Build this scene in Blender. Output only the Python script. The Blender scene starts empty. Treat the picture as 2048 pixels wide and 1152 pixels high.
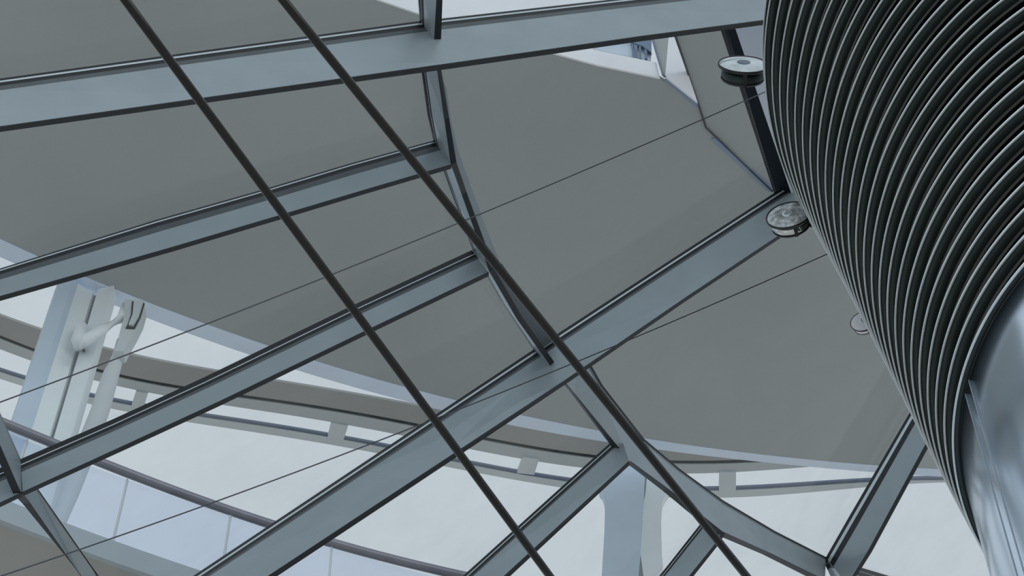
import bpy, bmesh, math, random
import numpy as np
from mathutils import Vector, Matrix

random.seed(4)
scene = bpy.context.scene
COL = scene.collection

# ------------------------------------------------------------------ camera
F = 4000.0                       # focal length in pixels of the 2048 px frame
CAM = Vector((0, 0, 1.6))
zc = Vector((-0.03475, 0.5765, -1)).normalized()        # world up seen in camera axes
fw = Vector((0, 0, -1))
yc = (fw - fw.dot(zc) * zc).normalized()
xc = yc.cross(zc)
ROT = Matrix((xc, yc, zc))                              # camera axes -> world axes
cam_data = bpy.data.cameras.new('camera')
cam_data.sensor_width = 36
cam_data.lens = 36 * F / 2048
cam_data.clip_end = 2000
cam = bpy.data.objects.new('camera', cam_data)
cam.matrix_world = Matrix.Translation(CAM) @ ROT.to_4x4()
COL.objects.link(cam)
scene.camera = cam

# ------------------------------------------------------------------ world: overcast sky over a paler ground
world = bpy.data.worlds.new('overcast_sky')
scene.world = world
world.use_nodes = True
nt = world.node_tree
nt.nodes.clear()
wo = nt.nodes.new('ShaderNodeOutputWorld')
bg = nt.nodes.new('ShaderNodeBackground')
tc = nt.nodes.new('ShaderNodeTexCoord')
sep = nt.nodes.new('ShaderNodeSeparateXYZ')
ramp = nt.nodes.new('ShaderNodeValToRGB')
mp = nt.nodes.new('ShaderNodeMapRange')
mp.inputs['From Min'].default_value = -1
mp.inputs['From Max'].default_value = 1
nt.links.new(tc.outputs['Generated'], sep.inputs[0])
nt.links.new(sep.outputs['Z'], mp.inputs['Value'])
nt.links.new(mp.outputs[0], ramp.inputs[0])
cr = ramp.color_ramp
cr.elements[0].position = 0.0
cr.elements[0].color = (.41, .42, .42, 1)
cr.elements[1].position = 1.0
cr.elements[1].color = (.58, .64, .70, 1)
for pos, c in ((.40, (.39, .405, .415)), (.485, (.42, .44, .46)), (.515, (.52, .57, .64)), (.75, (.545, .61, .675)), (.88, (.555, .605, .655))):
    e = cr.elements.new(pos)
    e.color = (*c, 1)
nz = nt.nodes.new('ShaderNodeTexNoise')
nz.inputs['Scale'].default_value = 2.5
nz.inputs['Detail'].default_value = 2
nt.links.new(tc.outputs['Generated'], nz.inputs['Vector'])
mr2 = nt.nodes.new('ShaderNodeMapRange')
mr2.inputs['To Min'].default_value = .94
mr2.inputs['To Max'].default_value = 1.06
nt.links.new(nz.outputs[0], mr2.inputs['Value'])
nt.links.new(ramp.outputs[0], bg.inputs['Color'])
nt.links.new(mr2.outputs[0], bg.inputs['Strength'])
nt.links.new(bg.outputs[0], wo.inputs[0])

sun_data = bpy.data.lights.new('soft_daylight', 'SUN')
sun_data.energy = .55
sun_data.angle = math.radians(40)
sun_data.color = (.93, .97, 1)
sun = bpy.data.objects.new('soft_daylight', sun_data)
COL.objects.link(sun)
sun.rotation_euler = (ROT @ Vector((.60, .75, .25))).to_track_quat('Z', 'Y').to_euler()

scene.view_settings.view_transform = 'Standard'
scene.view_settings.look = 'None'
scene.view_settings.gamma = 1
scene.view_settings.exposure = 0.0
scene.view_settings.use_curve_mapping = False

# ------------------------------------------------------------------ helpers
def ray(px, py):
    return ROT @ Vector(((px - 1024) / F, (576 - py) / F, -1))
def at(px, py, t):
    return CAM + ray(px, py) * t
def on_z(px, py, z):
    r = ray(px, py)
    return CAM + r * ((z - CAM.z) / r.z)
def on_y(px, py, y):
    r = ray(px, py)
    return CAM + r * (y / r.y)

def mat(name, color, rough=.5, metal=0.0, var=.0, scale=3.0, bump=0.0, spec=.5, streak=None):
    m = bpy.data.materials.new(name)
    m.use_nodes = True
    n = m.node_tree
    b = n.nodes['Principled BSDF']
    b.inputs['Roughness'].default_value = rough
    b.inputs['Metallic'].default_value = metal
    b.inputs['Specular IOR Level'].default_value = spec
    b.inputs['Base Color'].default_value = (*color, 1)
    if var or bump:
        t = n.nodes.new('ShaderNodeTexCoord')
        mpn = n.nodes.new('ShaderNodeMapping')
        if streak: mpn.inputs['Scale'].default_value = streak
        x = n.nodes.new('ShaderNodeTexNoise')
        x.inputs['Scale'].default_value = scale
        x.inputs['Detail'].default_value = 5
        n.links.new(t.outputs['Object'], mpn.inputs[0])
        n.links.new(mpn.outputs[0], x.inputs['Vector'])
        if var:
            r = n.nodes.new('ShaderNodeValToRGB')
            r.color_ramp.elements[0].position = .3
            r.color_ramp.elements[1].position = .7
            r.color_ramp.elements[0].color = (*[c * (1 - var) for c in color], 1)
            r.color_ramp.elements[1].color = (*[min(1, c * (1 + var)) for c in color], 1)
            n.links.new(x.outputs[0], r.inputs[0])
            n.links.new(r.outputs[0], b.inputs['Base Color'])
        if bump:
            u = n.nodes.new('ShaderNodeBump')
            u.inputs['Strength'].default_value = bump
            n.links.new(x.outputs[0], u.inputs['Height'])
            n.links.new(u.outputs[0], b.inputs['Normal'])
    return m

def glass_mat(name, tint, rough=.02, ior=1.45, dirt=0.0):
    m = bpy.data.materials.new(name)
    m.use_nodes = True
    n = m.node_tree
    n.nodes.clear()
    o = n.nodes.new('ShaderNodeOutputMaterial')
    tr = n.nodes.new('ShaderNodeBsdfTransparent')
    tr.inputs[0].default_value = (*tint, 1)
    gl = n.nodes.new('ShaderNodeBsdfGlossy')
    gl.inputs['Roughness'].default_value = rough
    lw = n.nodes.new('ShaderNodeLayerWeight')
    lw.inputs[0].default_value = .5
    pw = n.nodes.new('ShaderNodeMath'); pw.operation = 'POWER'; pw.inputs[1].default_value = 4
    n.links.new(lw.outputs['Facing'], pw.inputs[0])
    fr = n.nodes.new('ShaderNodeMath'); fr.operation = 'MULTIPLY_ADD'
    fr.inputs[1].default_value = .22; fr.inputs[2].default_value = (ior - 1) / 10
    n.links.new(pw.outputs[0], fr.inputs[0])
    mx = n.nodes.new('ShaderNodeMixShader')
    n.links.new(fr.outputs[0], mx.inputs[0])
    n.links.new(tr.outputs[0], mx.inputs[1])
    n.links.new(gl.outputs[0], mx.inputs[2])
    last = mx
    if dirt:
        df = n.nodes.new('ShaderNodeBsdfDiffuse')
        df.inputs[0].default_value = (.6, .62, .62, 1)
        t = n.nodes.new('ShaderNodeTexCoord')
        x = n.nodes.new('ShaderNodeTexNoise')
        x.inputs['Scale'].default_value = 1.2
        x.inputs['Detail'].default_value = 8
        n.links.new(t.outputs['Object'], x.inputs['Vector'])
        mr = n.nodes.new('ShaderNodeMapRange')
        mr.inputs['From Min'].default_value = .4
        mr.inputs['From Max'].default_value = .8
        mr.inputs['To Max'].default_value = dirt
        n.links.new(x.outputs[0], mr.inputs['Value'])
        m2 = n.nodes.new('ShaderNodeMixShader')
        n.links.new(mr.outputs[0], m2.inputs[0])
        n.links.new(mx.outputs[0], m2.inputs[1])
        n.links.new(df.outputs[0], m2.inputs[2])
        last = m2
    n.links.new(last.outputs[0], o.inputs[0])
    return m

M = {
    'steel': mat('painted_steel', (.34, .405, .44), .40, .25, .05, 1.5, 0, streak=(1, 1, 1)),
    'nose_shade': mat('shaded_nose_black', (.012, .018, .022), .55, 0, .15, 4),  # fin front faces: their shade put into the colour
    'gasket': mat('black_gasket', (.006, .010, .014), .5),
    'channel': mat('grey_glazing_channel', (.10, .12, .13), .5, .2, .1, 3),
    'bead': mat('aluminium_bead', (.62, .70, .74), .35, .3),
    'pane': glass_mat('facade_glass', (.97, .985, .985), .015, 1.18, .05),
    'guard': glass_mat('blue_guard_glass', (.915, .945, 1.0), .03, 1.2),
    'soffit': mat('grey_render_soffit', (.425, .455, .46), .9, 0, .07, .09, 0, .1),
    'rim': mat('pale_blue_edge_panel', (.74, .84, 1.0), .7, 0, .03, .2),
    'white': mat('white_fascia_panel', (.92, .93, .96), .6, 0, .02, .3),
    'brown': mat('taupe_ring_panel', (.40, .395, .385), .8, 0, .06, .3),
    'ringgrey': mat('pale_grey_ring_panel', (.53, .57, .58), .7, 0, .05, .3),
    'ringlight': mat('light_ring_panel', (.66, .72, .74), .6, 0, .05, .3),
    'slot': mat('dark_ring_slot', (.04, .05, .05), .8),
    'navy': mat('dark_blue_trim', (.16, .20, .27), .5),
    'column': mat('pale_blue_column_paint', (.62, .74, .86), .5, 0, .04, .5),
    'column_light': mat('off_white_column_paint', (.90, .97, 1.0), .5, 0, .02, .5),
    'groove': mat('column_joint_filler', (.33, .35, .35), .8),
    'pipe': mat('handrail_dark_metal', (.22, .22, .26), .4, .3, .1, 2),
    'fascia': mat('terrace_edge_grey', (.40, .46, .50), .8, 0, .04, .3),
    'rod': mat('dark_bronze_rod', (.014, .015, .012), .28, 0, .15, 20, 0, .35),
    'wire': mat('stainless_wire', (.07, .08, .09), .4, .5, .1, 30),
    'web': mat('dark_green_grey_louvre', (.040, .055, .057), .5, .1, .12, 3, 0, .3),
    'rimmetal': mat('bare_aluminium_rim', (.84, .93, .95), .42, .25, .06, 5),
    'lip': mat('dull_inner_lip', (.20, .21, .20), .5, .3, .1, 4),
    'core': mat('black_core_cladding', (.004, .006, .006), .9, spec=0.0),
    'trunk': mat('polished_steel_trunk', (.74, .84, .97), .16, 1.0, .02, .5, 0, streak=(1, 1, .05)),
    'lamp_dark': mat('luminaire_black', (.012, .014, .016), .45),
    'lamp_glass': mat('frosted_lens', (.62, .70, .72), .15, .4, .25, 5, .3),
    'lamp_chrome': mat('chrome_drum', (.75, .78, .78), .12, .9, .3, 7, .6),
    'window': mat('blue_tinted_window', (.10, .17, .28), .08, .3, .4, .8),
    'mast_shade': mat('shaded_mast_side', (.006, .012, .018), .7, spec=.1),  # shade of the mast's left side, held in the colour
}

def mesh_obj(name, verts, faces, m, parent=None, smooth=False, mats=None, fm=None):
    me = bpy.data.meshes.new(name)
    vs = [Vector(v) for v in verts]
    org = Vector((0, 0, 0))
    if parent is not None:
        org = parent.matrix_world.translation if parent.matrix_world.translation.length else parent.location
    me.from_pydata([tuple(v) for v in vs], [], faces)
    for x in (mats or [m]): me.materials.append(x)
    if fm:
        for p, i in zip(me.polygons, fm): p.material_index = i
    bm = bmesh.new(); bm.from_mesh(me)
    bmesh.ops.recalc_face_normals(bm, faces=bm.faces)
    bm.to_mesh(me); bm.free()
    if smooth:
        for p in me.polygons: p.use_smooth = True
    o = bpy.data.objects.new(name, me)
    COL.objects.link(o)
    if parent is not None:
        o.parent = parent
        # keep geometry in world space under the parent's location
        root = parent
        off = Vector((0, 0, 0))
        while root is not None:
            off += root.location
            root = root.parent
        o.location = -off
    return o

def tag(o, label=None, cat=None, group=None, kind=None):
    if label: o['label'] = label
    if cat: o['category'] = cat
    if group: o['group'] = group
    if kind: o['kind'] = kind
    return o

def empty(name, loc, label, cat, group=None):
    o = bpy.data.objects.new(name, None)
    o.location = loc
    o.empty_display_size = .2
    COL.objects.link(o)
    return tag(o, label, cat, group)

def box_loft(sections):
    """closed solid through a list of equal-length vertex rings"""
    n = len(sections[0]); V = []; Fc = []
    for s in sections: V += list(s)
    for i in range(len(sections) - 1):
        for j in range(n):
            a = i * n + j; b = i * n + (j + 1) % n
            Fc.append((a, b, b + n, a + n))
    Fc.append(tuple(range(n)))
    Fc.append(tuple(range((len(sections) - 1) * n, len(sections) * n)))
    return V, Fc

def tube(pts, rad, n=16):
    pts = [Vector(p) for p in pts]
    if not hasattr(rad, '__len__'): rad = [rad] * len(pts)
    secs = []
    up = Vector((.3, .2, 1)).normalized()
    for i, p in enumerate(pts):
        d = (pts[min(i + 1, len(pts) - 1)] - pts[max(i - 1, 0)]).normalized()
        a = d.cross(up).normalized(); b = a.cross(d)
        secs.append([p + (a * math.cos(2 * math.pi * k / n) + b * math.sin(2 * math.pi * k / n)) * rad[i] for k in range(n)])
    return box_loft(secs)

def prism(poly, vec):
    """polygon (list of points) swept by a vector"""
    n = len(poly); V = [Vector(p) for p in poly] + [Vector(p) + Vector(vec) for p in poly]
    Fc = [tuple(range(n)), tuple(range(n, 2 * n))]
    for j in range(n): Fc.append((j, (j + 1) % n, (j + 1) % n + n, j + n))
    return V, Fc

def merge(*parts):
    V = []; Fc = []
    for v, f in parts:
        o = len(V); V += list(v); Fc += [tuple(i + o for i in q) for q in f]
    return V, Fc

# ------------------------------------------------------------------ the big soffit with its opening (setting)
H = 55.0
def curve(pts, deg, xs):
    p = np.array(pts, float)
    c = np.polyfit((p[:, 0] - 1000) / 1000, p[:, 1], deg)
    return [(x, float(np.polyval(c, (x - 1000) / 1000))) for x in xs]
XS = list(range(-200, 2161, 40))
rim_top = [(-200, 375), (0, 477), (61, 510), (171, 552), (253, 588), (294, 604), (410, 643), (516, 689), (602, 717), (700, 741), (766, 758), (855, 785), (903, 802), (1026, 830), (1197, 857), (1286, 876), (1348, 888), (1485, 905), (1622, 919), (1741, 932), (1878, 939), (2000, 941), (2160, 941)]
rim_bot = [(-200, 415), (0, 517), (17, 527), (147, 575), (246, 612), (290, 630), (386, 664), (479, 708), (554, 739), (650, 757), (752, 785), (882, 818), (1012, 847), (1095, 864), (1211, 880), (1348, 905), (1461, 919), (1622, 933), (1734, 946), (1888, 953), (2000, 955), (2160, 955)]
rt = curve(rim_top, 6, XS); rb = curve(rim_bot, 6, XS)
hole = [(1290, -90), (1347, 70), (1395, 205), (1320, 158), (1194, 132), (1098, 106), (980, 72), (831, 27), (752, 0), (640, -50), (480, -140)]
poly = [on_z(x, y, H) for x, y in rt] + [on_z(2160, -140, H), on_z(1290, -140, H)] + [on_z(x, y, H) for x, y in hole] + [on_z(-200, -140, H)]
v, f = prism(poly, (0, 0, .25))
o = mesh_obj('ceiling', v, f, M['soffit']); tag(o, 'large smooth grey soffit hanging over the glazed roof', kind='structure')
n = len(XS)
V = [on_z(x, y, H - .02) for x, y in rt] + [on_z(x, y, H - .02 + .35) for x, y in rb]
V += [p + Vector((0, 0, .2)) for p in V]
Fc = []
for i in range(n - 1):
    Fc += [(i, i + 1, n + i + 1, n + i), (2 * n + i, 3 * n + i, 3 * n + i + 1, 2 * n + i + 1),
           (i, 2 * n + i, 2 * n + i + 1, i + 1), (n + i, n + i + 1, 3 * n + i + 1, 3 * n + i)]
o = mesh_obj('trim_1', V, Fc, M['rim'], smooth=False); tag(o, 'pale blue edge strip along the far rim of the grey soffit', kind='structure')

# white upstand round the opening
hp = [on_z(x, y, H - .01) - Vector((0, .04, 0)) for x, y in hole[3:]]
V = []; Fc = []
hh = 1.1
for p in hp:
    q = Vector((0, .05, 0))
    V += [p, p + Vector((0, 0, hh)), p + q + Vector((0, 0, hh)), p + q]
for i in range(len(hp) - 1):
    a = 4 * i; b = a + 4
    for k in range(4): Fc.append((a + k, a + (k + 1) % 4, b + (k + 1) % 4, b + k))
Fc += [(0, 1, 2, 3), tuple(4 * (len(hp) - 1) + k for k in range(4))]
o = mesh_obj('trim_2', V, Fc, M['white']); tag(o, 'white upstand round the opening in the soffit', kind='structure')

def vert(px, py, z, dz):
    p = on_z(px, py, z); return p, p + Vector((0, 0, dz))
# tall bright return beside the opening, two faces meeting at a fold
a0 = on_z(1322, 152, H); a1 = on_z(1395, 205, H)
yf = a0.y
q = [on_y(1349, 66, yf), on_y(1395, 204, yf - .35), on_y(1331, 153, yf), on_y(1322, 60, yf + .2)]
rt_ = empty('folded_panel', a0, 'white folded glass panel hanging at the right end of the soffit opening', 'panel')
v, f = prism([on_y(1339, 60, yf), on_y(1349, 66, yf), on_y(1395, 204, yf), on_y(1331, 153, yf)], (0, .06, 0))
mesh_obj('white_leaf', v, f, M['white'], rt_)
v, f = prism([on_y(1303, 60, yf), on_y(1338, 60, yf), on_y(1330, 152, yf), on_y(1326, 150, yf), on_y(1305, 82, yf)], (0, .06, 0))
mesh_obj('grey_leaf', v, f, M['soffit'], rt_)
v, f = tube([on_y(1300, 60, yf - .05), on_y(1326, 150, yf - .05), on_z(1395, 205, H - .08), ], .035, 8)
mesh_obj('edge_frame', v, f, M['navy'], rt_)
# thin joint profile under the soffit
eg = empty('edge_profile', on_z(1412, 255, H), 'thin dark bent profile under the soffit beside the mast', 'profile')
v, f = tube([on_z(1347, 60, H - .06), on_z(1395, 203, H - .06), on_z(1412, 255, H - .06), on_z(1545, 383, H - .06)], .030, 8)
mesh_obj('dark_line', v, f, M['slot'], eg)
blue = mat('blue_profile', (.24, .33, .52), .5)
for q in ([(1330, 160), (1340, 160), (1399, 206), (1398, 218)], [(1423, 278), (1432, 276), (1553, 382), (1538, 384)]):
    v, f = prism([on_z(x, y, H - .05) for x, y in q], (0, 0, .08))
    mesh_obj('blue_strip', v, f, blue, eg)

# clerestory windows on top of the upstand
cw = empty('clerestory_window', on_z(1250, 110, H + 1.6), 'blue clerestory window strip above the white upstand', 'window')
y0 = on_z(1240, 140, H).y + .4
v, f = prism([on_y(1185, 98, y0), on_y(1302, 122, y0), on_y(1302, 60, y0), on_y(1185, 60, y0)], (0, .08, 0))
mesh_obj('window_glass', v, f, mat('pale_reflecting_glass', (.55, .64, .75), .1, .2, .35, .25), cw)
for a, b, w in ((1266, 78, 7), (1276, 78, 4), (1287, 80, 5), (1262, 84, 3)):
    v, f = prism([on_y(a, 60, y0 - .1), on_y(a + w, 60, y0 - .1), on_y(a + w + 3, 118, y0 - .1), on_y(a + 3, 116, y0 - .1)], (0, .1, 0))
    mesh_obj('window_bar', v, f, M['window'], cw)
v, f = prism([on_y(1258, 60, y0 - .12), on_y(1303, 60, y0 - .12), on_y(1303, 105, y0 - .12), on_y(1285, 92, y0 - .12), on_y(1262, 84, y0 - .12)], (0, .1, 0))
mesh_obj('window_blind', v, f, M['window'], cw)

# ------------------------------------------------------------------ ring beams outside, beyond the soffit
H2 = H + 1.5
XR = list(range(-200, 2001, 25))
def band(name, top, bot, m, z, th, parent, deg=7, xr=XR):
    a = curve(top, deg, xr); b = curve(bot, deg, xr); n = len(xr)
    V = [on_z(x, y, z) for x, y in a] + [on_z(x, y, z) for x, y in b]
    V += [p + Vector((0, 0, th)) for p in V]
    Fc = []
    for i in range(n - 1):
        Fc += [(i, i + 1, n + i + 1, n + i), (2 * n + i, 3 * n + i, 3 * n + i + 1, 2 * n + i + 1),
               (i, 2 * n + i, 2 * n + i + 1, i + 1), (n + i, n + i + 1, 3 * n + i + 1, 3 * n + i)]
    Fc += [(0, n, 3 * n, 2 * n), (n - 1, 3 * n - 1, 4 * n - 1, 2 * n - 1)]
    return mesh_obj(name, V, Fc, m, parent)
b1t = [(-200, 558), (0, 630), (79, 660), (195, 694), (256, 708), (407, 738), (547, 762), (700, 785), (752, 796), (869, 820), (1012, 846), (1211, 878), (1348, 896), (1500, 905), (1650, 905), (1800, 900), (2000, 890)]
b1b = [(-200, 600), (0, 671), (72, 698), (181, 734), (239, 748), (345, 770), (485, 788), (700, 823), (835, 849), (964, 871), (1060, 890), (1163, 907), (1348, 923), (1450, 920), (1600, 912), (1800, 903), (2000, 893)]
b2t = [(x, y + 7) for x, y in b1b]
b2b = [(-200, 630), (0, 698), (65, 722), (175, 758), (239, 773), (290, 785), (441, 806), (700, 852), (773, 867), (930, 895), (1156, 932), (1290, 947), (1382, 948), (1478, 945), (1553, 938), (1622, 932), (1800, 922), (2000, 912)]
b3t = [(-200, 670), (0, 737), (56, 757), (171, 788), (267, 806), (404, 826), (513, 843), (650, 869), (752, 892), (903, 914), (1033, 937), (1122, 955), (1290, 976), (1416, 979), (1471, 976), (1553, 968), (1622, 963), (1735, 959), (1881, 957), (2000, 957)]
b3b = [(-200, 686), (0, 757), (26, 767), (168, 806), (239, 820), (362, 841), (500, 862), (650, 888), (732, 906), (869, 930), (1036, 955), (1112, 970), (1290, 1000), (1454, 998), (1553, 987), (1639, 980), (1721, 976), (1892, 967), (2000, 966)]
ring = empty('ring_beam', on_z(1000, 900, H2), 'curved taupe and grey double ring beam running beyond the soffit rim', 'beam')
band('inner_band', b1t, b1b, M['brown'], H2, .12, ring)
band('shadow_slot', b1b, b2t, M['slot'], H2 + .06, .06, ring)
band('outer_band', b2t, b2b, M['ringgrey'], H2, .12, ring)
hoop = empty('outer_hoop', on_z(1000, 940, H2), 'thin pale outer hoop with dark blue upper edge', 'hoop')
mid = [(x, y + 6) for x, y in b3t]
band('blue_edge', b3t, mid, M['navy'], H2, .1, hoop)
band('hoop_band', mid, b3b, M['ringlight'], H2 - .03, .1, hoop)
sts = [((272, 783), (296, 787), (286, 818), (262, 814)), ((662, 846), (696, 852), (686, 884), (654, 878)),
       ((1046, 914), (1078, 919), (1068, 950), (1034, 946)), ((1439, 944), (1472, 944), (1472, 986), (1438, 988)), ((-80, 665), (-50, 673), (-60, 710), (-92, 700))]
for s in sts:
    v, f = prism([on_z(x, y, H2 - .06) for x, y in s], (0, 0, .15))
    mesh_obj('spacer', v, f, M['ringlight'], hoop)

# ------------------------------------------------------------------ left column with brace and spindle
def plan_px(px, py, z): return on_z(px, py, z)
Qa = on_z(106, 560, H)
k = Qa.y / 1.0
sc = (CAM - Qa).length / F * 1.0        # metres per pixel there
zb = 33.0
def colprof(p, prof, z0, z1):
    return prism([Vector((p.x + a * sc, p.y + b * sc, z0)) for a, b in prof], (0, 0, z1 - z0))
c1 = empty('white_column', Vector((Qa.x, Qa.y, zb)), 'broad pale blue and white column with brace at the left under the soffit rim', 'column')
v, f = colprof(Qa, [(6, 12), (13, 0), (40, 0), (47, 12), (47, 50), (6, 50)], zb, H)
mesh_obj('face', v, f, M['column'], c1)
v, f = merge(colprof(Qa, [(0, 22), (6, 11), (6, 50), (0, 50)], zb, H), colprof(Qa, [(47, 11.5), (62, 24), (74, 30), (74, 50), (47, 50)], zb, H))
mesh_obj('edge_cladding', v, f, M['column_light'], c1)
v, f = colprof(Qa, [(74, 40), (84, 40), (84, 50), (74, 50)], zb, H)
mesh_obj('joint', v, f, M['groove'], c1)
v, f = colprof(Qa, [(84, 26), (116, 20), (116, 50), (84, 50)], zb, H)
mesh_obj('flange', v, f, M['column_light'], c1)
# brace on the column
ty = Qa.y + 10 * sc
def oc(px, py, dy=0): return on_y(px, py, ty + dy)
v, f = merge(tube([oc(163, 694, -.3), oc(172, 680, -.35), oc(205, 658, -.4), oc(243, 637, -.3), oc(252, 612, -.1)], [.10, .17, .17, .15, .14], 14),
             tube([oc(158, 700, .1), oc(156, 680, -.1), oc(162, 655, -.1), oc(166, 648, .1)], [.13, .21, .20, .08], 14))
mesh_obj('brace', v, f, M['column_light'], c1, smooth=True)
# bolts
for bx, by in ((168, 701), (166, 694)):
    v, f = tube([oc(bx, by, -.25), oc(bx, by, .3)], .035, 8)
    mesh_obj('bolt', v, f, M['slot'], c1)

sp = empty('spindle_strut', on_y(125, 1030, ty), 'white tapered spindle strut with forked head beside the left column', 'strut')
cl = [(246, 684, 24), (240, 700, 22), (235, 715, 22), (229, 732, 25), (221, 752, 30), (211, 785, 32), (200, 822, 33), (180, 875, 34), (158, 935, 34), (140, 985, 31), (122, 1030, 27), (104, 1075, 22)]
v, f = tube([oc(x, y) for x, y, w in cl], [w * sc / 2 for x, y, w in cl], 20)
mesh_obj('shaft', v, f, M['ringlight'], sp, smooth=True)
v, f = prism([oc(x, y, -.4) for x, y in ((250, 598), (288, 602), (289, 612), (282, 636), (270, 660), (257, 682), (247, 702), (229, 702), (234, 688), (240, 662), (247, 638))], (0, .4, 0))
mesh_obj('fork', v, f, M['ringlight'], sp)
v, f = prism([oc(x, y, -.43) for x, y in ((264, 602), (289, 606), (281, 634), (269, 657), (251, 656), (255, 649), (262, 628))], (0, .05, 0))
mesh_obj('fork_slot', v, f, M['slot'], sp)
v, f = prism([oc(x, y, -.50) for x, y in ((268, 598), (286, 602), (277, 631), (266, 649), (257, 648), (265, 628))], (0, .1, 0))
mesh_obj('lug', v, f, M['ringlight'], sp)

# ------------------------------------------------------------------ second column with flared head
yq = on_z(1270, 935, H2).y - .6
def oq(px, py, dy=0): return on_y(px, py, yq + dy)
c2 = empty('flared_column', oq(1265, 1200), 'pale column with flared head below the ring beam, bottom right of centre', 'column')
left = [(1228, 925), (1226, 944), (1218, 960), (1208, 971), (1198, 977), (1204, 983), (1208, 994), (1210, 1012), (1209, 1060), (1206, 1110), (1203, 1160), (1199, 1230), (1274, 1230), (1277, 1150), (1284, 1066), (1287, 1000), (1290, 950), (1290, 925)]
v, f = prism([oq(x, y) for x, y in left], (0, .35, 0))
mesh_obj('shaft', v, f, M['column'], c2)
right = [(1292, 925), (1294, 950), (1291, 985), (1284, 1020), (1281, 1066), (1281, 1110), (1288, 1160), (1294, 1230), (1332, 1230), (1328, 1160), (1324, 1110), (1322, 1040), (1324, 1005), (1329, 992), (1336, 982), (1334, 960), (1330, 925)]
v, f = prism([oq(x, y, .1) for x, y in right], (0, .3, 0))
mesh_obj('curved_rib', v, f, M['column_light'], c2)
v, f = prism([oq(1287, 925, .12), oq(1293, 925, .12), oq(1296, 1230, .12), oq(1270, 1230, .12)], (0, .25, 0))
mesh_obj('joint', v, f, M['groove'], c2)

# ------------------------------------------------------------------ terrace with glass guard and handrail (bottom left)
HT = 33.0
GH = 0.0
pipe_px = [(-200, 762), (-60, 818), (14, 853), (55, 865), (95, 882), (190, 918), (267, 949), (410, 1003), (530, 1048), (650, 1083), (787, 1118), (889, 1142), (1000, 1168), (1120, 1190)]
slab_px = curve([(-100, 960), (0, 993), (130, 1040), (222, 1074), (386, 1139), (480, 1172), (600, 1208), (760, 1245)], 2, range(-200, 1001, 40))
# guard height so that the rail stands straight above the slab edge
e0 = on_z(225, 1075, HT)
r = ray(252, 944); tt = (e0.y) / r.y
GH = (CAM + r * tt).z - HT
rail = [on_z(x, y, HT + GH) for x, y in curve(pipe_px, 4, range(-200, 1101, 30))]
ter = empty('terrace', on_z(200, 1120, HT), 'grey terrace slab with pale soffit in the bottom left corner', 'terrace')
up = [on_z(x, y, HT) for x, y in slab_px]
V = []; Fc = []
n = len(up)
sl = .62
for p in up: V += [p, p - Vector((0, 0, sl))]
for i in range(n - 1): Fc.append((2 * i, 2 * i + 1, 2 * i + 3, 2 * i + 2))
back = [p + Vector((0, .12, 0)) for p in up]
for p in back: V += [p, p - Vector((0, 0, sl))]
for i in range(n - 1):
    a = 2 * n + 2 * i
    Fc += [(a, a + 2, a + 3, a + 1), (2 * i, 2 * i + 2, a + 2, a), (2 * i + 1, a + 1, a + 3, 2 * i + 3)]
mesh_obj('edge_band', V, Fc, M['fascia'], ter)
pl = [p + Vector((0, .1, -sl + .02)) for p in up]
far = [pl[-1] + Vector((0, 14, 0)), pl[0] + Vector((0, 14, 0))]
v, f = prism(pl + far, (0, 0, sl - .1))
mesh_obj('slab', v, f, mat('terrace_soffit', (.40, .40, .385), .9, 0, .05, .3), ter)
hr = empty('handrail', rail[12], 'dark round handrail curving over the glass guard of the terrace', 'handrail')
v, f = tube(rail, .10, 14)
mesh_obj('rail', v, f, M['pipe'], hr, smooth=True)
# guard panels between joints
gx = [(-190, 0), (25, 0), (240, 0), (445, 0), (640, 0), (860, 0)]
def rail_at(x):  # point on the slab edge below/around pixel column x
    pts = [on_z(a, b, HT) for a, b in curve(slab_px, 2, [x])]
    return pts[0]
for i, (xa, xb) in enumerate(((-190, 12.7), (13.3, 223.7), (224.3, 439.7), (440.3, 651.7), (652.3, 900))):
    base = [rail_at(x) for x in np.linspace(xa, xb, 8)]
    V = []; Fc = []
    # top follows the rail: nearest rail height directly above
    for p in base:
        V += [p + Vector((0, .05, .03)), p + Vector((0, .05, GH - .11))]
    for p in base: V += [p + Vector((0, .08, .03)), p + Vector((0, .08, GH - .11))]
    for j in range(7):
        a = 2 * j; b = 16 + 2 * j
        Fc += [(a, a + 2, a + 3, a + 1), (b, b + 1, b + 3, b + 2), (a + 1, a + 3, b + 3, b + 1), (a, b, b + 2, a + 2)]
    Fc += [(0, 1, 17, 16), (14, 15, 31, 30)]
    g = mesh_obj('guard_panel', V, Fc, M['guard'])
    lab = ['hidden end', 'clear blue glass guard panel at the far left under the handrail', 'clear blue glass guard panel right of the first visible seam', 'clear blue glass guard panel crossing behind the broad steel beam', 'clear blue glass guard panel right of the second thin seam']
    lab[0] = 'clear blue glass guard panel cut by the left edge of the picture'
    tag(g, lab[i], 'glass panel', 'glass guard panels of the terrace')
    p = base[0]
    v, f = prism([p + Vector((-.02, .03, .02)), p + Vector((.02, .03, .02)), p + Vector((.02, .1, .02)), p + Vector((-.02, .1, .02))], (0, 0, GH - .13))
    mesh_obj('edge_seal', v, f, M['ringlight'], g)

# ------------------------------------------------------------------ glazed roof: steel fins and panes
FA, FB, FC_ = .030, -.027, .025
def fdepth(px, py):
    return 1 / (FA + FB * (px - 1024) / F + FC_ * (576 - py) / F)
def fg(px, py): return at(px, py, fdepth(px, py))
KN = .815
def ff(g, fr):
    """front-edge point of a fin whose glass-edge pixel is g and front pixel is fr"""
    t = fdepth(*g)
    sh = math.hypot(fr[0] - g[0], fr[1] - g[1]) / F * t
    return at(fr[0], fr[1], t - KN * sh)

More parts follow.
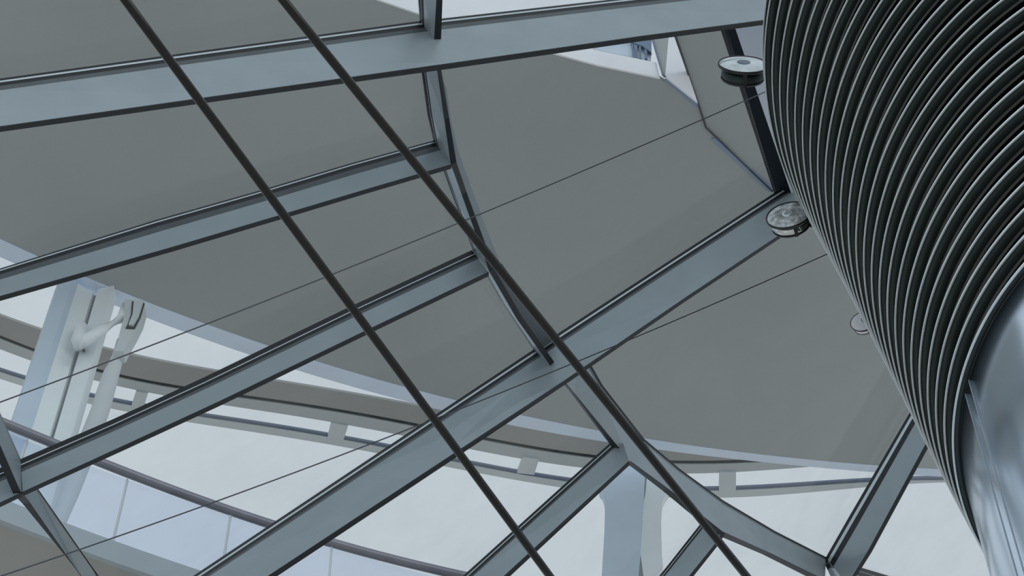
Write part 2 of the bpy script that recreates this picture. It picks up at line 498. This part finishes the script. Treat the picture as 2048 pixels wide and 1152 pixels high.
def resample(pts, n):
    p = np.array(pts, float)
    d = np.r_[0, np.cumsum(np.hypot(*np.diff(p, axis=0).T))]
    s = np.linspace(0, d[-1], n)
    return [(float(np.interp(a, d, p[:, 0])), float(np.interp(a, d, p[:, 1]))) for a in s]

def fin(name, label, G, Fr, w=.075, dark=(.05, .10, .13, .17), nn=0, shaded_side=None):
    """G, Fr: pixel polylines of glass edge and front edge (same number of points)"""
    if len(G) == 2 and not nn: nn = 6
    if nn:
        G = resample(G, nn); Fr = resample(Fr, nn)
    g3 = [fg(*a) for a in G]
    f3 = [ff(a, b) for a, b in zip(G, Fr)]
    N = len(g3)
    root = empty(name, (g3[0] + g3[-1]) / 2, label, 'steel fin', 'steel fins of the glazed roof')
    th = []; sd = []
    for i in range(N):
        d = (g3[min(i + 1, N - 1)] - g3[max(i - 1, 0)]).normalized()
        nv = (f3[i] - g3[i]).normalized()
        t = d.cross(nv).normalized()
        # thickness leads away from the visible face: towards the image side the front edge is shifted to
        di = ROT.inverted() @ t
        dx, dy = Fr[i][0] - G[i][0], Fr[i][1] - G[i][1]
        if di.x * dx - di.y * dy < 0: t = -t
        th.append(t); sd.append(nv)
    def section(a, b, lift, thick):
        """strip from fraction a to b of the fin depth, lifted from the visible face"""
        out = []
        for i in range(N):
            A = g3[i].lerp(f3[i], a); B = g3[i].lerp(f3[i], b)
            out.append([A - th[i] * lift, B - th[i] * lift, B + th[i] * thick, A + th[i] * thick])
        return box_loft(out)
    v, f = section(dark[3], 1.0 - .001, 0, w)
    mesh_obj('web', v, f, M['steel'], root)
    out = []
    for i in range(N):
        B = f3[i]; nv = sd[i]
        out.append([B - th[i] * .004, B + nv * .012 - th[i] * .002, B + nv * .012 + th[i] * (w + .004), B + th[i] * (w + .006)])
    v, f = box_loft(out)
    mesh_obj('shaded_nose', v, f, M['nose_shade'], root)  # front face of the fin, its shade painted as a dark layer
    v, f = section(0, dark[0], .0, w); a = (v, f)
    v, f = section(dark[1], dark[2], .0, w)
    v, f = merge(a, (v, f))
    mesh_obj('gasket', v, f, M['gasket'], root)
    v, f = section(dark[0], dark[1], .006, w * .9)
    mesh_obj('glazing_bead', v, f, M['bead'], root)
    v, f = section(dark[2], dark[3], .0, w)
    mesh_obj('glazing_channel', v, f, M['channel'], root)
    return root

def ext(p, q, k):   # extend the segment p->q beyond q by a fraction k
    return (q[0] + (q[0] - p[0]) * k, q[1] + (q[1] - p[1]) * k)

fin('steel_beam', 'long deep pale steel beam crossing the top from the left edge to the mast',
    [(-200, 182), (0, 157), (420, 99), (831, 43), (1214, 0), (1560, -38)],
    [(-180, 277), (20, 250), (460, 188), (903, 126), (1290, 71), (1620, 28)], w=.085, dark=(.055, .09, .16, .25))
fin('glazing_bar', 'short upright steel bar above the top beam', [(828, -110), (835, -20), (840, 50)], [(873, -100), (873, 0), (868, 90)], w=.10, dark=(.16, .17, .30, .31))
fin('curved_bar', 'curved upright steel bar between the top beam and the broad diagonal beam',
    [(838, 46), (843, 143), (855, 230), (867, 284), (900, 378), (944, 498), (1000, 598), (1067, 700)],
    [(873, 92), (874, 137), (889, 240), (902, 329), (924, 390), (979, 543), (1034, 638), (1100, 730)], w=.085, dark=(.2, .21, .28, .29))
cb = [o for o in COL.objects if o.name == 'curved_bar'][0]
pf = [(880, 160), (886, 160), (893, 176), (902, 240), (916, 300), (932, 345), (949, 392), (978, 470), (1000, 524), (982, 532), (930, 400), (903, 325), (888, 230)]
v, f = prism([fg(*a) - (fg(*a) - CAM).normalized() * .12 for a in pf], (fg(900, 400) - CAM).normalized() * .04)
tag(mesh_obj('reflection_strip', v, f, M['steel'], cb), 'pale strip along the right side of the bar, its reflection and bead built as a solid')  # imitates the bar's reflection in the pane, together with its bead
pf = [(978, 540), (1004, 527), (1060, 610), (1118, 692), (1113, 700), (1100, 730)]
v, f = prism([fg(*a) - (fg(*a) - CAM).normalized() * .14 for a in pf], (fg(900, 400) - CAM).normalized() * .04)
tag(mesh_obj('reflection_wedge', v, f, mat('dark_grey_reflection', (.18, .21, .23), .5, .2), cb), 'dark grey triangular reflection above the broad beam, built as a plate')  # solid wedge standing in for a dark reflection in the pane
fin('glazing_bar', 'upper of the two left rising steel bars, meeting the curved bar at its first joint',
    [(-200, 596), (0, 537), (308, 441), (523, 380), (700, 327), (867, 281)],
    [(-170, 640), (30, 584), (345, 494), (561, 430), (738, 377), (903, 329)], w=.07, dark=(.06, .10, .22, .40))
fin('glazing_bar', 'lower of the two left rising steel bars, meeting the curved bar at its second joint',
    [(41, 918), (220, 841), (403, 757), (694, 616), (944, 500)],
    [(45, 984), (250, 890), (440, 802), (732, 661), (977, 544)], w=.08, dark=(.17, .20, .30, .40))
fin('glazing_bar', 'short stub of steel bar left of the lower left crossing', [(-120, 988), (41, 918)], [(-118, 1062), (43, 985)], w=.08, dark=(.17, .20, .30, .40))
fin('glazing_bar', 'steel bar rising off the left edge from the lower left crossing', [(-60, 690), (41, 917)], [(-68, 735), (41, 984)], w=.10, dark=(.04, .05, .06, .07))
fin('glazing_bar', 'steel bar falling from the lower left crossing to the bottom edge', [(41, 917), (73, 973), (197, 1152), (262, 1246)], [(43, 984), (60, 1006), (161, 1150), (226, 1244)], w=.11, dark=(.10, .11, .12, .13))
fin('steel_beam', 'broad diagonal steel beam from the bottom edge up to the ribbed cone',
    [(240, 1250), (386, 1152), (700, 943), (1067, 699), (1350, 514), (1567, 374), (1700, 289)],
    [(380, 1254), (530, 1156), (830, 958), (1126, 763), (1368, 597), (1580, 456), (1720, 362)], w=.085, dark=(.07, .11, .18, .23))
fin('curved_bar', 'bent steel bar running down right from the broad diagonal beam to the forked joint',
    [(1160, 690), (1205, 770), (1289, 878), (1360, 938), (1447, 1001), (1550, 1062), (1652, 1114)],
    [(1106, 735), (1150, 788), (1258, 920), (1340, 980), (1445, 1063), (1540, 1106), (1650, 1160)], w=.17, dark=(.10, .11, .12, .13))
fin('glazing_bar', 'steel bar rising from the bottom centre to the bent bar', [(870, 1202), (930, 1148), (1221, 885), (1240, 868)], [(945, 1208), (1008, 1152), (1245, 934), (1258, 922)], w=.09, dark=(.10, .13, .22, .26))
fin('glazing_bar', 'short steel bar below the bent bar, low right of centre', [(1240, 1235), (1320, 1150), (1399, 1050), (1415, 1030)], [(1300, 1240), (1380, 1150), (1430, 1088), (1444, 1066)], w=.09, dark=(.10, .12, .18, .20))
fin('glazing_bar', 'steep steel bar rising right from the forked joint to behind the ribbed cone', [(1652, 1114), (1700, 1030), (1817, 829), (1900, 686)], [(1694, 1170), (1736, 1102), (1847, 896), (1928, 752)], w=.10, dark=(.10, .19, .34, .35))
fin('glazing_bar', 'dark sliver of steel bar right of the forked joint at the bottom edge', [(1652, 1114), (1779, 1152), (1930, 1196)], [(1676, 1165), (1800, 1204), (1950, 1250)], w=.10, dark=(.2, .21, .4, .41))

# mast beside the cone
ms = empty('steel_mast', fg(1500, 200), 'leaning steel mast, painted near-black on its shaded left side and pale blue on its right', 'mast')
def msec(a, b, off0, off1):
    secs = []
    for k in range(7):
        s = k / 6
        Lp = (1434 + (1552 - 1434) * s, 40 + (400 - 40) * s)
        x0 = Lp[0] + off0[0] + (off0[1] - off0[0]) * s; x1 = Lp[0] + off1[0] + (off1[1] - off1[0]) * s
        t = fdepth(*Lp)
        secs.append([at(x0, Lp[1] - 2, t + a), at(x1, Lp[1] - 2, t + b), at(x1 + 4, Lp[1] - 2, t + b + .5), at(x0 + 4, Lp[1] - 2, t + a + .5)])
    return box_loft(secs)
v, f = msec(.2, -.05, (0, 0), (30, 34)); mesh_obj('shaded_side', v, f, M['mast_shade'], ms)  # shaded side of the mast painted near-black
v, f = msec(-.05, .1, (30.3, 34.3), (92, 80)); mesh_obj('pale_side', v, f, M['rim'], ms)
v, f = msec(.1, .4, (92.3, 80.3), (130, 120)); mesh_obj('outer_side', v, f, M['steel'], ms)

# node plate where beam, mast and cone meet
# panes
cells = [
    ('upper left pane', [(-200, -120), (833, -120), (838, 44), (420, 99), (0, 157), (-200, 182)]),
    ('top pane right of the short bar', [(833, -120), (1560, -120), (1560, -38), (1214, 0), (838, 44)]),
    ('pane under the top beam', [(-200, 182), (0, 157), (420, 99), (838, 44), (867, 282), (-200, 596)]),
    ('pane between the two left bars', [(-200, 596), (867, 282), (944, 498), (403, 757), (41, 917), (-60, 690), (-200, 640)]),
    ('pane above the broad diagonal beam', [(41, 917), (403, 757), (944, 498), (1067, 699), (700, 943), (386, 1152), (240, 1250), (197, 1152)]),
    ('large pane between curved bar and mast', [(838, 44), (1214, 0), (1430, -22), (1552, 384), (1067, 699), (944, 498), (867, 282)]),
    ('pane under the broad diagonal beam', [(240, 1250), (386, 1152), (1067, 699), (1130, 657), (1205, 770), (1262, 846), (870, 1202)]),
    ('pane between the bottom centre bar and the bent bar', [(870, 1202), (1262, 846), (1289, 878), (1440, 1002), (1240, 1235)]),
    ('pane under the bent bar', [(1240, 1235), (1440, 1002), (1652, 1114), (1660, 1235)]),
    ('pane between diagonal beam and steep bar', [(1130, 657), (1567, 374), (1700, 289), (1960, 580), (1652, 1114), (1440, 1002), (1289, 878), (1205, 770)]),
    ('pane right of the steep bar', [(1652, 1114), (1960, 580), (2120, 700), (2120, 1250), (1930, 1196)]),
    ('corner pane at the left edge', [(-200, 640), (-60, 690), (41, 917), (-200, 1022)]),
    ('bottom left corner pane', [(-200, 1022), (41, 917), (197, 1152), (262, 1246), (-200, 1260)]),
]
nrm = (fg(400, 900) - fg(400, 100)).cross(fg(1600, 500) - fg(400, 500)).normalized()
if nrm.dot(CAM - fg(1000, 500)) > 0: nrm = -nrm
for i, (lab, c) in enumerate(cells):
    # small clearance round every pane
    cx = sum(a for a, b in c) / len(c); cy = sum(b for a, b in c) / len(c)
    v, f = prism([fg(a, b) + nrm * .01 for a, b in c], nrm * .024)
    o = mesh_obj('window_%d' % (i + 1), v, f, M['pane'])
    tag(o, 'clear roof glass, ' + lab, kind='structure')

# ------------------------------------------------------------------ ribbed cone on a polished trunk
S = 2.0
TH, PH = 0.12301704, 0.52245445
dv = Vector((math.sin(TH), math.cos(TH) * math.sin(PH), -math.cos(TH) * math.cos(PH)))
axis = (ROT @ dv).normalized()
C0 = CAM + ROT @ (Vector((3.93943918, -0.72743204, -10.0)) * S)
e1 = axis.cross(Vector((0, 0, 1))).normalized(); e2 = axis.cross(e1)
kk = [0, 4, 10, 14, 19, 24]
ss = [0, .63960917, 1.69469699, 2.4751773, 3.58807858, 4.74133171]
rr = [1.70266673, 1.83867321, 2.05635935, 2.23148475, 2.45350195, 2.72864356]
sp_ = np.polyfit(kk, ss, 3); rp_ = np.polyfit(kk, rr, 3)
NS = 220
ang = [2 * math.pi * i / NS for i in range(NS)]
cs = [(e1 * math.cos(a) + e2 * math.sin(a)) for a in ang]
def revolve(prof, closed=True):
    """prof: list of (radius, height along the axis) in metres"""
    V = []; Fc = []; m = len(prof)
    for c in cs:
        for r_, h in prof: V.append(C0 + axis * h + c * r_)
    for i in range(NS):
        j = (i + 1) % NS
        for k_ in range(m if closed else m - 1):
            l = (k_ + 1) % m
            Fc.append((i * m + k_, i * m + l, j * m + l, j * m + k_))
    return V, Fc
cone = empty('ribbed_cone', C0, 'huge cone of stacked dark louvre rings with bright rims on the right', 'cone')
NR = 26
prof_r = []
for k_ in range(NR):
    s_ = float(np.polyval(sp_, k_)) * S
    r_ = float(np.polyval(rp_, k_)) * S
    if k_ == 25: r_ = float(np.polyval(rp_, 24)) * S + .03
    prof_r.append((r_, s_))
    W = .135 if k_ else .085
    v, f = revolve([(r_ - .020, s_ + .004), (r_ - .020, s_ + .018), (r_ - W, s_ + .034), (r_ - W, s_ + .018)])
    rg = mesh_obj('louvre_ring', v, f, M['web'], cone, smooth=True)
    v, f = revolve([(r_ - .020, s_ - .006), (r_ - .004, s_ - .010), (r_, s_ - .006), (r_, s_ + .020), (r_ - .020, s_ + .022)])
    mesh_obj('bright_rim', v, f, M['rimmetal'], rg)
    v, f = revolve([(r_ - W - .020, s_ - .012), (r_ - W, s_ - .012), (r_ - W, s_ + .05), (r_ - W - .020, s_ + .05)])
    mesh_obj('inner_lip', v, f, M['lip'], rg)
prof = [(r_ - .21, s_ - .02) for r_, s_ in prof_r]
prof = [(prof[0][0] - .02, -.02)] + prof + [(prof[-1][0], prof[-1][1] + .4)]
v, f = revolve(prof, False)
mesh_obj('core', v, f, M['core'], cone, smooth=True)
r0 = 1.66 * S
v, f = revolve([(r0 - .03, .12), (r0, 0), (r0 - .17, -2.0), (r0 - .46, -5.5), (r0 - .8, -10.0), (r0 - 1.0, -14)], False)
mesh_obj('polished_trunk', v, f, M['trunk'], cone, smooth=True)
# narrow seams down the trunk
for a in (4.30, 4.772, 4.822, 5.30, 5.80, 6.28, .5, 1.0):
    pts = []
    for h, dr in ((0.0, 0), (-2.0, -.17), (-5.5, -.46), (-10, -.8)):
        pts.append(C0 + axis * h + (e1 * math.cos(a) + e2 * math.sin(a)) * (r0 + dr + .002))
    v, f = tube(pts, .007, 6)
    mesh_obj('seam', v, f, M['steel'], cone)

# ------------------------------------------------------------------ floodlights behind the cone
sparkle = mat('painted_glint_lens', (.58, .62, .63), .12, .2, .55, 12, .5)  # bright glints painted into the lens colour by noise
def flood(label, px, py, t, R, nc, bits=1.0):
    nrm_ = (ROT @ Vector(nc)).normalized()
    c = at(px, py, t)
    root = empty('floodlight', c, label, 'floodlight', 'floodlights along the edge of the ribbed cone')
    a = nrm_.cross(ROT @ Vector((0, 0, 1))).normalized(); b = nrm_.cross(a)
    def rev(prof, n=40):
        V = []; Fc = []; m = len(prof)
        for i in range(n):
            u = a * math.cos(2 * math.pi * i / n) + b * math.sin(2 * math.pi * i / n)
            for r_, h in prof: V.append(c + u * r_ * R + nrm_ * h * R)
        for i in range(n):
            j = (i + 1) % n
            for k_ in range(m - 1): Fc.append((i * m + k_, i * m + k_ + 1, j * m + k_ + 1, j * m + k_))
        return V, Fc
    v, f = rev([(0.001, .10), (.5, .09), (.85, .05), (.97, 0)]); mesh_obj('lens', v, f, M['white'] if bits == 2 else sparkle if bits else M['lamp_glass'], root, smooth=True)
    v, f = rev([(.001, .125), (.16, .12), (.26, .112), (.27, .09)]); o_ = mesh_obj('lens_boss', v, f, M['lamp_glass'] if bits else M['navy'], root, smooth=True)
    v, f = rev([(.97, -.06), (.97, .03), (1.0, .04), (1.02, 0), (1.0, -.09), (.6, -.12), (.001, -.12)]); mesh_obj('rim', v, f, M['lamp_dark'], root, smooth=True)
    v, f = rev([(.001, -.2), (.72, -.2), (.84, -.26), (.86, -.45), (.80, -.62), (.6, -.68), (.001, -.68)]); mesh_obj('drum', v, f, M['white'] if bits == 2 else M['lamp_chrome'] if bits else M['web'], root, smooth=True)
    v, f = rev([(.855, -.55), (.87, -.58), (.82, -.66), (.62, -.71), (.001, -.71)]); mesh_obj('drum_base', v, f, M['lamp_dark'], root, smooth=True)
    tv = ROT @ Vector((0, 0, 1))
    tv = (tv - nrm_ * tv.dot(nrm_)).normalized()
    sdv = nrm_.cross(tv)
    P = c + tv * R * .86
    v, f = prism([P + sdv * R * .08 - nrm_ * R * .08, P - sdv * R * .08 - nrm_ * R * .08, P - sdv * R * .08 - nrm_ * R * .66, P + sdv * R * .08 - nrm_ * R * .66], -tv * R * .1)
    mesh_obj('yoke', v, f, M['lamp_dark'], root)
    tgt = at(px + 150, py + 30, t)
    v, f = tube([c - nrm_ * R * .5, tgt], R * .07, 8)
    mesh_obj('arm', v, f, M['lamp_dark'], root)
flood('topmost floodlight with round pale lens beside the mast and cone', 1487, 129, 30.5, .385, (.02, .88, .42), 0)
flood('second floodlight with glints coloured into its lens at the end of the diagonal beam', 1577, 430, 29.5, .335, (-.26, .74, .50))
flood('lowest small white floodlight peeping out behind the ribbed cone', 1726, 643, 28, .18, (-.35, .65, .65), 2)

# ------------------------------------------------------------------ tension rods and wires
def rod(label, a, b, ta, tb, r):
    A = at(*a, ta); B = at(*b, tb)
    v, f = tube([A.lerp(B, i / 8) for i in range(9)], r, 24)
    o = mesh_obj('tension_rod', v, f, M['rod'], smooth=True)
    tag(o, label, 'rod', 'dark tension rods')
rod('left of the two thick dark tension rods crossing the picture', (250 - 73, -100), (1100 + 73, 1252), 11.6, 14.2, .0285)
rod('right of the two thick dark tension rods, crossing the diagonal beam', (566 - 80, -100), (1493 + 80, 1252), 11.6, 14.2, .0285)
def wire(label, pts, ta, tb, r):
    c = np.polyfit([p[0] for p in pts], [p[1] for p in pts], 2)
    P = []
    xs = np.linspace(-60, pts[-1][0] + 90, 40)
    for i, x in enumerate(xs):
        s = i / 39; t = 1 / ((1 - s) / ta + s / tb)
        P.append(at(float(x), float(np.polyval(c, x)), t))
    v, f = tube(P, r, 8)
    o = mesh_obj('tension_wire', v, f, M['wire'], smooth=True)
    tag(o, label, 'wire', 'thin tension wires')
wire('upper thin wire running up right to the top of the ribbed cone', [(0, 806), (330, 677), (670, 547), (938, 439), (1230, 314), (1412, 238), (1525, 184)], 22, 31, .0088)
wire('lower thin wire running from the bottom left corner to the ribbed cone', [(0, 1150), (165, 1103), (430, 1000), (830, 852), (1165, 722), (1350, 640), (1645, 512)], 22, 31, .0088)
